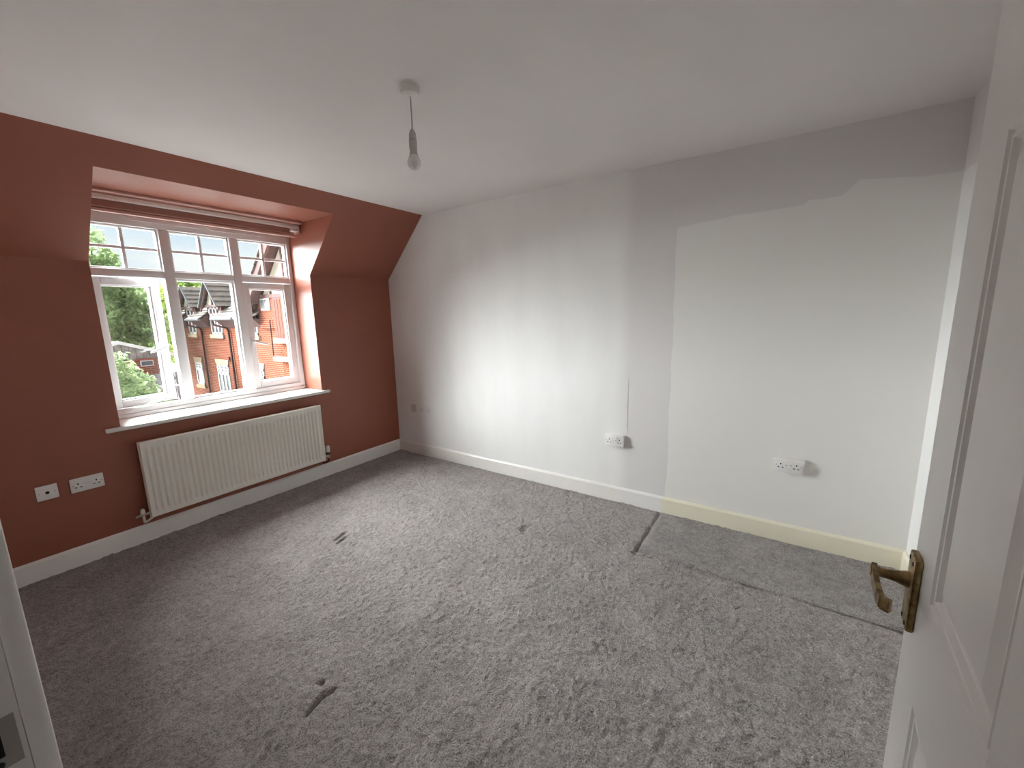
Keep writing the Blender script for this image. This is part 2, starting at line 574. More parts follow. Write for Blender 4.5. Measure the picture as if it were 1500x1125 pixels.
# door lining, stops and architraves
lin = MB()
for (ya, yb) in ((Y_LATCH, Y_LATCH + 0.03), (Y_HINGE - 0.03, Y_HINGE)):
    lin.box(XW - 0.12, XW, ya, yb, 0, DH + 0.01)
lin.box(XW - 0.12, XW, Y_HINGE - 0.03, Y_LATCH + 0.03, DH + 0.01, DH + 0.04)
trim = lin.build('trim_1', M['gloss'])
tag(trim, 'white painted door lining and architrave', kind='structure')
box('door_stop', M['gloss'], trim, XW - 0.075, XW - 0.042, Y_LATCH - 0.012, Y_LATCH, 0, DH + 0.01, bevel=0.002)
box('architrave', M['gloss'], trim, XW, XW + 0.0205, Y_LATCH + 0.006, Y_LATCH + 0.07, 0, DH + 0.08, bevel=0.004)
box('architrave', M['gloss'], trim, XW, XW + 0.0205, Y_HINGE - 0.07, Y_HINGE - 0.006, 0, DH + 0.08, bevel=0.004)
box('architrave', M['gloss'], trim, XW, XW + 0.0205, Y_HINGE - 0.006, Y_LATCH + 0.006, DH + 0.016, DH + 0.08, bevel=0.004)
sp = box('strike_plate', M['chrome'], trim, XW - 0.036, XW - 0.004, Y_LATCH - 0.0015, Y_LATCH, 0.985, 1.045)
box('latch_hole', M['dark'], sp, XW - 0.030, XW - 0.016, Y_LATCH - 0.002, Y_LATCH - 0.0014, 1.000, 1.030)
for zz in (0.991, 1.039):
    MB().lathe([(0, 0.0012), (0.004, 0.0010), (0.0045, 0)], (XW - 0.022, Y_LATCH - 0.0015, zz), (0, -1, 0), 12).build('screw', M['black_plastic'], sp)

# ------------------------------------------------------------------ door leaf
def make_door():
    root = empty('door_1', (HX, HY, 0.008), DANG)
    tag(root, 'white six-panel moulded door standing open with a brass lever', kind='structure')
    T = 0.035
    st = 0.116
    pw = (DW - 2 * st - 0.10) / 2
    cols = [(st, st + pw), (DW - st - pw, DW - st)]
    rows = [(0.22, 0.885), (1.050, 1.655), (1.745, DH - 0.125)]
    Hd = DH - 0.008
    bm = bmesh.new()
    xs = sorted({0, DW, *[v for c in cols for v in c]})
    zs = sorted({0, Hd, *[v for r in rows for v in r]})
    prof = [(0.0, 0.0), (0.003, -0.005), (0.006, -0.006), (0.010, -0.0015), (0.014, -0.002), (0.018, -0.008), (0.022, -0.0085), (0.045, -0.001)]
    def face(side):
        yb = 0.0 if side > 0 else -T
        def V(x, z, d): return bm.verts.new((x, yb + side * d, z))
        for i in range(len(xs) - 1):
            for j in range(len(zs) - 1):
                a, b, c, d = xs[i], xs[i + 1], zs[j], zs[j + 1]
                if (a, b) in cols and (c, d) in rows:
                    prev = None
                    for (ins, dep) in prof:
                        ring = [V(a + ins, c + ins, dep), V(b - ins, c + ins, dep), V(b - ins, d - ins, dep), V(a + ins, d - ins, dep)]
                        if prev:
                            for k in range(4):
                                bm.faces.new((prev[k], prev[(k + 1) % 4], ring[(k + 1) % 4], ring[k]))
                        prev = ring
                    bm.faces.new(prev)
                else:
                    bm.faces.new([V(a, c, 0), V(b, c, 0), V(b, d, 0), V(a, d, 0)])
    face(1)
    face(-1)
    for q in ([(0, 0), (DW, 0)], [(0, Hd), (DW, Hd)]):
        (xa, z), (xb, _) = q
        bm.faces.new([bm.verts.new(p) for p in ((xa, 0, z), (xb, 0, z), (xb, -T, z), (xa, -T, z))])
    for x in (0, DW):
        bm.faces.new([bm.verts.new(p) for p in ((x, 0, 0), (x, 0, Hd), (x, -T, Hd), (x, -T, 0))])
    bmesh.ops.remove_doubles(bm, verts=bm.verts[:], dist=1e-5)
    mb = MB()
    mb.add(bm)
    mb.build('door_leaf', M['gloss'], root)
    # handles on both faces
    xc = DW - 0.038
    zc = 1.022
    for side in (1, -1):
        y0 = 0.0 if side > 0 else -T
        def Y(d): return y0 + side * d
        ya, yb = sorted((Y(0), Y(0.010)))
        pl = MB().box(xc - 0.021, xc + 0.021, ya, yb, zc - 0.060, zc + 0.060, bevel=0.003).build('handle_plate', M['brass'], root, smooth=True)
        for dz in (-0.050, 0.050):
            for dx in (-0.012, 0.012):
                MB().lathe([(0, 0.0014), (0.0032, 0.0009), (0.0036, 0)], (xc + dx, Y(0.010), zc + dz), (0, side, 0), 12).build('screw', M['dark'], pl)
        lv = MB()
        zl = zc + 0.017
        lv.lathe([(0.0125, 0.0), (0.0125, 0.004), (0.0105, 0.010), (0.0085, 0.016), (0.0075, 0.026), (0.0075, 0.040), (0.009, 0.046), (0.0, 0.048)], (xc, Y(0.010), zl), (0, side, 0), 20)
        pts = [(xc + 0.009, Y(0.051), zl), (xc - 0.03, Y(0.052), zl - 0.001), (xc - 0.066, Y(0.051), zl - 0.002), (xc - 0.084, Y(0.049), zl - 0.003), (xc - 0.090, Y(0.040), zl - 0.003)]
        for a, b in zip(pts[:-1], pts[1:]):
            lv.bar(a, b, 0.007, 0.019)
        lv.build('lever', M['brass'], pl, smooth=True)
    MB().box(DW - 0.0005, DW + 0.001, -T / 2 - 0.011, -T / 2 + 0.011, zc - 0.06, zc + 0.06).build('latch_plate', M['brass'], root)
    MB().box(DW, DW + 0.011, -T / 2 - 0.006, -T / 2 + 0.006, zc - 0.008, zc + 0.012, bevel=0.002).build('latch_bolt', M['brass'], root)
    for hz in (0.25, 1.0, 1.75):
        MB().tube([(-0.006, 0.004, hz - 0.05), (-0.006, 0.004, hz + 0.05)], 0.006, 12).build('hinge', M['brass'], root, smooth=True)
make_door()

# ------------------------------------------------------------------ window
def frame_rect(mb, x0, x1, z0, z1, y0, y1, wl, wr, wb, wt, bevel=0.004):
    mb.box(x0, x0 + wl, y0, y1, z0, z1, bevel)
    mb.box(x1 - wr, x1, y0, y1, z0, z1, bevel)
    mb.box(x0 + wl, x1 - wr, y0, y1, z0, z0 + wb, bevel)
    mb.box(x0 + wl, x1 - wr, y0, y1, z1 - wt, z1, bevel)

def make_window():
    root = empty('window_1', (0, 0, 0))
    tag(root, 'white three-light casement window with small-paned top lights, one casement ajar', kind='structure')
    y0, y1 = WD, WD + 0.07
    zb, zt = 0.8105, HSOF
    zT0, zT1 = 1.775, 1.825
    m1, m2 = (-1.798, -1.738), (-1.347, -1.284)
    gt = 2.115                        # top of the glass
    f = MB()
    f.box(XL, XL + 0.045, y0, y1, zb, zt, 0.003)
    f.box(XR - 0.034, XR, y0, y1, zb, zt, 0.003)
    f.box(XL + 0.045, XR - 0.034, y0, y1, zb, 0.872, 0.004)
    f.box(XL + 0.045, XR - 0.034, y0, y1, gt, zt, 0.004)
    f.box(XL, XR, y0 - 0.012, y0, zb, 0.838, 0.003)
    f.build('window_frame', M['upvc'], root, smooth=True)
    for m in (m1, m2):
        box('mullion', M['upvc'], root, m[0], m[1], y0 - 0.001, y1, 0.872, gt, bevel=0.004)
    xs = [(XL + 0.045, m1[0]), (m1[1], m2[0]), (m2[1], XR - 0.034)]
    for (a, b) in xs:
        box('transom', M['upvc'], root, a, b, y0, y1, zT0, zT1, bevel=0.004)
    # top lights, each with a bead, a cross of glazing bars and four panes
    for (a, b) in xs:
        bd = MB()
        frame_rect(bd, a, b, zT1, gt, y0 + 0.018, y1 - 0.01, 0.013, 0.013, 0.013, 0.013, 0.003)
        bd.build('glazing_bead', M['upvc'], root, smooth=True)
        xc, zc = (a + b) / 2, 1.972
        box('glazing_bar', M['upvc'], root, xc - 0.010, xc + 0.010, y0 + 0.025, y0 + 0.055, zT1 + 0.012, gt - 0.012, bevel=0.003)
        box('glazing_bar', M['upvc'], root, a + 0.012, xc - 0.010, y0 + 0.026, y0 + 0.054, zc - 0.010, zc + 0.010, bevel=0.003)
        box('glazing_bar', M['upvc'], root, xc + 0.010, b - 0.012, y0 + 0.026, y0 + 0.054, zc - 0.010, zc + 0.010, bevel=0.003)
        for (pa, pb) in ((a + 0.011, xc - 0.009), (xc + 0.009, b - 0.011)):
            for (qa, qb) in ((zT1 + 0.011, zc - 0.009), (zc + 0.009, gt - 0.011)):
                box('pane', M['glass'], root, pa, pb, y0 + 0.038, y0 + 0.042, qa, qb)
    # fixed middle light
    a, b = xs[1]
    bd = MB()
    frame_rect(bd, a, b, 0.872, zT0, y0 + 0.02, y1 - 0.01, 0.014, 0.014, 0.014, 0.014, 0.003)
    bd.build('glazing_bead', M['upvc'], root, smooth=True)
    box('pane', M['glass'], root, a + 0.012, b - 0.012, y0 + 0.038, y0 + 0.042, 0.884, zT0 - 0.012)
    # casements: built around their hinge edge
    def casement(xa, xb, hinge_left, ang):
        wdt = xb - xa
        hx = xa if hinge_left else xb
        sgn = 1 if hinge_left else -1
        c = empty('casement', (hx, y0 + 0.022, 0), ang, root)
        def X(u): return sgn * u
        fr = MB()
        za, zb2 = 0.872 + 0.004, zT0 - 0.004
        sw = 0.050
        x_lo, x_hi = sorted((X(0.002), X(wdt - 0.002)))
        frame_rect(fr, x_lo, x_hi, za, zb2, 0.0, 0.055, sw, sw, sw, sw, 0.005)
        frame_rect(fr, x_lo + sw, x_hi - sw, za + sw, zb2 - sw, 0.014, 0.045, 0.009, 0.009, 0.009, 0.009, 0.002)
        fr.build('sash', M['upvc'], c, smooth=True)
        box('pane', M['glass'], c, x_lo + sw + 0.007, x_hi - sw - 0.007, 0.026, 0.030, za + sw + 0.007, zb2 - sw - 0.007)
        ux = X(wdt - 0.026)
        hz = 1.285
        h = MB()
        h.box(ux - 0.011, ux + 0.011, -0.008, 0.001, hz - 0.035, hz + 0.035, 0.003)
        h.lathe([(0.009, 0), (0.009, 0.02), (0.007, 0.026), (0, 0.027)], (ux, -0.008, hz), (0, -1, 0), 16)
        h.tube([(ux, -0.030, hz), (ux - sgn * 0.03, -0.034, hz - 0.012), (ux - sgn * 0.10, -0.034, hz - 0.034), (ux - sgn * 0.115, -0.034, hz - 0.038)], [0.009, 0.009, 0.0075, 0.006], 12)
        h.build('handle', M['upvc'], c, smooth=True)
        return c
    casement(xs[0][0], xs[0][1], True, math.radians(13))
    casement(xs[2][0], xs[2][1], False, 0.0)
    # friction stay of the open casement
    st = MB()
    st.bar((-1.93, y0 + 0.05, 0.885), (-1.81, y0 + 0.055, 0.885), 0.016, 0.004)
    st.bar((-1.84, y0 + 0.055, 0.889), (-1.90, y0 + 0.10, 0.889), 0.014, 0.004)
    st.build('stay', M['chrome'], root)
    hk = MB().bar((-1.86, y0 + 0.115, 0.99), (-1.797, y0 + 0.05, 0.985), 0.010, 0.010)
    hk.build('restrictor_arm', M['upvc'], root)
    # two trickle vents on the head
    for (va, vb) in ((-1.97, -1.52), (-1.50, -1.06)):
        mb = MB()
        zc = 2.162
        pts = [(va, zc + 0.014), (va + 0.012, zc + 0.004), (va + 0.03, zc - 0.008), (vb - 0.03, zc - 0.008), (vb - 0.012, zc + 0.004), (vb, zc + 0.014)]
        mb.prism(pts, 'y', y0 - 0.012, y0)
        mb.build('trickle_vent', M['upvc'], root)
    # inner sill board
    mb = MB()
    mb.box(XL - 0.075, XR + 0.065, -0.035, 0.0, ZS - 0.026, ZS, 0.006)
    mb.box(XL + 0.0005, XR - 0.0005, -0.006, OUT - 0.02, ZS - 0.026, ZS)
    mb.build('window_sill', M['gloss'], root, smooth=True)
    # outer sill
    box('outer_sill', M['upvc'], root, XL - 0.03, XR + 0.03, y1 - 0.005, y1 + 0.12, 0.79, 0.811, bevel=0.004)
make_window()

# ------------------------------------------------------------------ blind
def make_blind():
    r = empty('roller_blind', (-1.5455, 0.09, HSOF))
    tag(r, 'rolled-up terracotta blind with white head rail under the recess soffit', 'blind')
    hw = 0.688
    def X(a, b, dy0, dy1, dz0, dz1, nm, m, bev=0.003):
        return box(nm, m, r, a, b, dy0, dy1, dz0, dz1, bevel=bev)
    X(-hw, hw, -0.075, -0.030, -0.018, 0.0, 'fixing_batten', M['blind_pink'])
    X(-hw + 0.01, hw - 0.012, -0.028, 0.010, -0.052, -0.026, 'head_rail', M['plastic_aged'])
    MB().tube([(-hw + 0.04, 0.045, -0.045), (hw - 0.075, 0.045, -0.045)], 0.035, 24).build('fabric_roll', M['blind_fabric'], r, smooth=True)
    X(-hw + 0.04, hw - 0.075, 0.012, 0.018, -0.105, -0.030, 'fabric', M['blind_fabric'], 0)
    X(-hw + 0.035, hw - 0.05, 0.004, 0.022, -0.098, -0.092, 'seam_strip', M['blind_pink'], 0.001)
    X(-hw + 0.035, hw - 0.03, 0.002, 0.026, -0.124, -0.106, 'bottom_rail', M['blind_pink'])
    for sx in (-1, 1):
        a, b = sorted((sx * (hw - 0.008), sx * (hw - 0.070)))
        br = X(a, b, -0.024, 0.040, -0.076, -0.052, 'end_bracket', M['plastic_aged'])
        a, b = sorted((sx * (hw - 0.001), sx * (hw - 0.010)))
        X(a, b, -0.024, 0.060, -0.090, 0.0, 'end_cap', M['blind_fabric'])
make_blind()

# ------------------------------------------------------------------ radiator
def make_radiator():
    x0, x1, z0, z1 = -2.188, -0.938, 0.183, 0.700
    r = empty('radiator', (0, 0, 0))
    tag(r, 'white fluted panel radiator mounted below the window sill', 'radiator')
    yf = -0.100
    nfl = 37
    mg = 0.028
    def profile(u):
        p = (u * nfl) % 1.0
        d = abs(p - 0.5) * 2          # 1 at the groove
        return -max(0.0, (d - 0.45) / 0.55) ** 0.8
    sub = 10
    nx = nfl * sub + 1
    zs = [z0, z0 + 0.004, z0 + 0.030, z0 + 0.042, z0 + 0.055, z1 - 0.060, z1 - 0.046, z1 - 0.034, z1 - 0.004, z1]
    mk = [0, 0, 0, 0.55, 1, 1, 0.55, 0, 0, 0]
    ed = [0.006, 0, 0, 0, 0, 0, 0, 0, 0, 0.006]
    bm = bmesh.new()
    cols = [(x0, 0, 0.006), (x0 + 0.004, 0, 0)] + [(x0 + mg + (x1 - x0 - 2 * mg) * i / (nx - 1), profile(i / (nx - 1)), 0) for i in range(nx)] + [(x1 - 0.004, 0, 0), (x1, 0, 0.006)]
    g = [[bm.verts.new((x, yf - p * mk[k] * 0.012 + max(e, ed[k]), z)) for k, z in enumerate(zs)] for (x, p, e) in cols]
    for i in range(len(g) - 1):
        for k in range(len(zs) - 1):
            bm.faces.new((g[i][k], g[i + 1][k], g[i + 1][k + 1], g[i][k + 1]))
    # return edges
    back = yf + 0.016
    rim = [g[0][k] for k in range(len(zs))] + [g[i][-1] for i in range(1, len(g))] + [g[-1][k] for k in range(len(zs) - 2, -1, -1)] + [g[i][0] for i in range(len(g) - 2, 0, -1)]
    rb = [bm.verts.new((v.co.x, back, v.co.z)) for v in rim]
    for i in range(len(rim)):
        j = (i + 1) % len(rim)
        bm.faces.new((rim[i], rim[j], rb[j], rb[i]))
    bm.faces.new(rb)
    mb = MB()
    mb.add(bm)
    mb.build('front_panel', M['radiator'], r, smooth=True)
    box('back_panel', M['radiator'], r, x0 + 0.004, x1 - 0.004, -0.046, -0.036, z0 - 0.012, z1 - 0.006, bevel=0.002)
    fin = MB()
    for i in range(60):
        xx = x0 + 0.04 + (x1 - x0 - 0.08) * i / 59
        fin.box(xx - 0.0006, xx + 0.0006, -0.083, -0.047, z0 + 0.03, z1 - 0.03)
    fin.build('convector_fins', M['radiator'], r)
    for xx in (x0 + 0.2, x1 - 0.2):
        box('wall_bracket', M['chrome'], r, xx - 0.02, xx + 0.02, -0.036, -0.003, z0 + 0.05, z1 - 0.05)
    # valves
    zc = z0 + 0.030
    lv = empty('lockshield_valve', (0, 0, 0), 0, r)
    MB().tube([(x0 + 0.004, -0.07, zc), (x0 - 0.05, -0.07, zc)], 0.009, 14).build('valve_body', M['chrome'], lv, smooth=True)
    MB().tube([(x0 - 0.05, -0.07, zc), (x0 - 0.072, -0.07, zc - 0.004)], 0.006, 12).build('drain_spout', M['chrome'], lv, smooth=True)
    MB().lathe([(0.012, 0), (0.013, 0.012), (0.011, 0.026), (0.006, 0.033), (0, 0.034)], (x0 - 0.034, -0.07, zc + 0.008), (0, 0, 1), 18).build('cap', M['plastic_aged'], lv, smooth=True)
    MB().tube([(x0 - 0.034, -0.07, zc), (x0 - 0.034, -0.07, zc - 0.035), (x0 - 0.030, -0.06, zc - 0.055), (x0 - 0.015, -0.035, zc - 0.066), (x0 + 0.01, -0.020, zc - 0.060), (x0 + 0.035, -0.017, zc - 0.045), (x0 + 0.06, -0.013, zc - 0.030)], 0.0075, 12).build('pipe', M['radiator'], lv, smooth=True)
    tv = empty('thermostatic_valve', (0, 0, 0), 0, r)
    xv = x1 + 0.040
    MB().lathe([(0.017, 0), (0.019, 0.004), (0.019, 0.040), (0.016, 0.056), (0.012, 0.060), (0, 0.061)], (xv, -0.07, zc + 0.035), (0, 0, 1), 22).build('head', M['plastic_aged'], tv, smooth=True)
    MB().lathe([(0.020, 0), (0.021, 0.004), (0.021, 0.018), (0.018, 0.022), (0, 0.022)], (xv, -0.07, zc + 0.013), (0, 0, 1), 22).build('collar', M['black_plastic'], tv, smooth=True)
    MB().tube([(x1 - 0.004, -0.07, zc), (xv, -0.07, zc), (xv, -0.07, zc - 0.005)], 0.010, 14).tube([(xv, -0.07, zc + 0.014), (xv, -0.07, zc - 0.022)], 0.011, 14).build('valve_body', M['chrome'], tv, smooth=True)
    MB().tube([(xv, -0.07, zc - 0.02), (xv, -0.068, zc - 0.05), (xv - 0.012, -0.045, zc - 0.068), (xv - 0.03, -0.020, zc - 0.072)], 0.0075, 12).build('pipe', M['dark'], tv, smooth=True)
make_radiator()

# ------------------------------------------------------------------ sockets
def make_socket(loc, rz, label, wid, depth, switched, double=True):
    r = empty('double_socket' if double else 'aerial_socket', loc, rz)
    tag(r, label, 'socket')
    hw, hh = wid / 2, 0.043
    pd = 0.009
    if depth > pd:
        box('back_box', M['plastic_aged'], r, -hw, hw, -(depth - pd), 0.0, -hh, hh, bevel=0.003)
    y0, y1 = -depth, -(depth - pd) if depth > pd else 0.0
    fp = box('faceplate', M['plastic'], r, -hw, hw, y0, y1, -hh, hh, bevel=0.0035)
    def hole(x, z, w_, h_):
        box('pin_hole', M['dark'], fp, x - w_ / 2, x + w_ / 2, y0 - 0.0004, y0 + 0.001, z - h_ / 2, z + h_ / 2)
    if double:
        for s in (-1, 1):
            cx = s * 0.040
            hole(cx, 0.008, 0.006, 0.010)
            hole(cx - 0.011, -0.013, 0.009, 0.0055)
            hole(cx + 0.011, -0.013, 0.009, 0.0055)
            MB().lathe([(0, 0.0006), (0.0034, 0.0004), (0.0036, 0)], (s * 0.0625, y0, 0.0), (0, -1, 0), 12).build('screw', M['cord'], fp)
            if switched:
                sw = MB()
                pts = [(y0, 0.006), (y0 - 0.0015, 0.006), (y0 - 0.006, 0.030), (y0, 0.030)]
                sw.prism(pts, 'x', s * 0.012 - 0.007, s * 0.012 + 0.007)
                sw.build('switch_rocker', M['plastic'], fp)
                box('switch_mark', M['dark'], fp, s * 0.012 - 0.004, s * 0.012 + 0.004, y0 - 0.0008, y0, 0.001, 0.004)
        if not switched:
            box('moulded_line', M['cord'], fp, -0.022, 0.022, y0 - 0.0006, y0, 0.004, 0.006)
    else:
        MB().lathe([(0.0055, 0.0), (0.0075, 0.0), (0.0085, 0.0018), (0.0085, 0.003), (0.006, 0.003), (0.0055, 0.0006), (0, 0.0006)], (0, y0, 0), (0, -1, 0), 18).build('coax_outlet', M['dark'], fp)
        for s in (-1, 1):
            MB().lathe([(0, 0.0006), (0.0034, 0.0004), (0.0036, 0)], (s * 0.031, y0, 0.0), (0, -1, 0), 12).build('screw', M['cord'], fp)
make_socket((-2.6005, 0, 0.5035), 0, 'square white aerial socket on the terracotta wall', 0.088, 0.010, False, False)
make_socket((-2.4335, 0, 0.501), 0, 'white double socket without switches on the terracotta wall beside the radiator', 0.148, 0.010, False)
make_socket((0, -2.472, 0.495), -math.pi / 2, 'white double switched socket at the foot of the thin plaster seam', 0.148, 0.030, True)
make_socket((0, -3.572, 0.510), -math.pi / 2, 'white double switched socket above the yellowed cream skirting', 0.156, 0.034, True)
make_socket((0, -0.423, 0.494), -math.pi / 2, 'painted-over double socket next to the grey paint patch near the corner', 0.148, 0.009, False)

# ------------------------------------------------------------------ pendant lamp
M['holder_grey'] = plain('greyed_plastic', (0.50, 0.475, 0.45), 0.45)
def make_pendant():
    r = empty('pendant_lamp', (-1.604, -2.141, H))
    tag(r, 'bare white bulb hanging on a short cord from a ceiling rose', 'lamp')
    MB().lathe([(0.040, 0.0), (0.040, -0.018), (0.036, -0.030), (0.026, -0.034), (0.010, -0.037), (0.0, -0.037)], (0, 0, 0)).build('ceiling_rose', M['plastic_aged'], r, smooth=True)
    MB().tube([(0, 0, -0.035), (0.0006, 0, -0.06), (0.002, 0, -0.10), (0.001, 0, -0.14), (-0.001, 0, -0.168)], 0.0032, 10).build('cord', M['cord'], r, smooth=True)
    h = MB().lathe([(0, -0.160), (0.005, -0.160), (0.010, -0.168), (0.0145, -0.180), (0.0155, -0.196), (0.0155, -0.199), (0.0, -0.199)], (0, 0, 0), seg=28).build('lampholder', M['holder_grey'], r, smooth=True)
    MB().lathe([(0.0105, -0.198), (0.0105, -0.204)], (0, 0, 0), seg=28).build('neck', M['holder_grey'], h)
    MB().lathe([(0, -0.203), (0.0165, -0.203), (0.0170, -0.206), (0.0172, -0.238), (0.0165, -0.241), (0, -0.241)], (0, 0, 0), seg=28).build('shade_ring', M['holder_grey'], h, smooth=True)
    b = MB().lathe([(0, -0.240), (0.0145, -0.240), (0.0155, -0.252), (0.0185, -0.262), (0.0185, -0.264)], (0, 0, 0), seg=28).build('bulb_base', M['holder_grey'], r, smooth=True)
    prof = [(0.0185, -0.263)]
    for k in range(1, 15):
        a = math.pi * (0.22 + 0.78 * k / 14)
        prof.append((0.0282 * math.sin(a), -0.292 + 0.0282 * math.cos(a)))
    prof[-1] = (0, prof[-1][1])
    MB().lathe(prof, (0, 0, 0), seg=32).build('bulb', M['bulb'], r, smooth=True)
make_pendant()

# ================================================================== outside
def brick_mat():
    t = NT('red_brick')
    sx = t.n('ShaderNodeSeparateXYZ')
    t.l(t.pos(), sx.inputs[0])
    cb = t.n('ShaderNodeCombineXYZ')
    t.l(t.math('ADD', sx.outputs[0], sx.outputs[1]), cb.inputs[0])
    t.l(sx.outputs[2], cb.inputs[1])
    b = t.n('ShaderNodeTexBrick')
    b.inputs['Scale'].default_value = 1.0
    b.inputs['Brick Width'].default_value = 0.225
    b.inputs['Row Height'].default_value = 0.076
    b.inputs['Mortar Size'].default_value = 0.013
    b.inputs['Color1'].default_value = (0.185, 0.034, 0.013, 1)
    b.inputs['Color2'].default_value = (0.125, 0.022, 0.010, 1)
    b.inputs['Mortar'].default_value = (0.29, 0.17, 0.12, 1)
    t.l(cb.outputs[0], b.inputs['Vector'])
    c = t.mix(t.math('MULTIPLY', t.noise(1.5, 4), 0.2), b.outputs['Color'], (0.26, 0.065, 0.032))
    return t.set(c, 0.9, spec=0.05)
M['brick'] = brick_mat()

def tile_mat():
    t = NT('weathered_roof_tile')
    f = t.noise(2.6, 4, 0.7)
    f2 = t.noise(14, 3, 0.6)
    s = t.math('ADD', t.math('MULTIPLY', f, 0.6), t.math('MULTIPLY', f2, 0.4))
    c = t.ramp(s, [(0.36, (0.085, 0.072, 0.068)), (0.50, (0.165, 0.15, 0.14)), (0.64, (0.22, 0.16, 0.125))])
    return t.set(c, 0.95, spec=0.05)
M['tile'] = tile_mat()
M['stone'] = paint('buff_stone', (0.42, 0.33, 0.22), 0.8, 0.06, 6, 0, spec=0.05)
M['render_cream'] = paint('cream_render', (0.50, 0.46, 0.38), 0.85, 0.04, 3, 0, spec=0.05)
M['timber'] = paint('dark_timber', (0.15, 0.095, 0.092), 0.8, 0.12, 8, 0, spec=0.05)
M['far_white'] = plain('far_window_white', (0.62, 0.62, 0.62), 0.5)
M['far_glass'] = plain('far_window_glass', (0.08, 0.085, 0.095), 0.15)
M['pipe'] = paint('downpipe_brown', (0.06, 0.038, 0.040), 0.8, 0.05, 6, 0, spec=0.05)
M['lead'] = paint('lead_grey', (0.15, 0.156, 0.162), 0.9, 0.05, 6, 0, spec=0.05)
M['bounce_ground'] = paint('pale_bounce_ground', (0.36, 0.35, 0.33), 0.9, 0.08, 2, 0, spec=0.05)  # ground surface is unseen; pale colour added to bounce sun up into the room

gr = box('ground', M['bounce_ground'], None, -60, 80, OUT + 0.3, 120, GROUND - 0.3, GROUND)
tag(gr, 'ground below the window, made pale to bounce sunlight into the room', kind='structure')

HXF = 5.0     # facade plane of the neighbouring wing

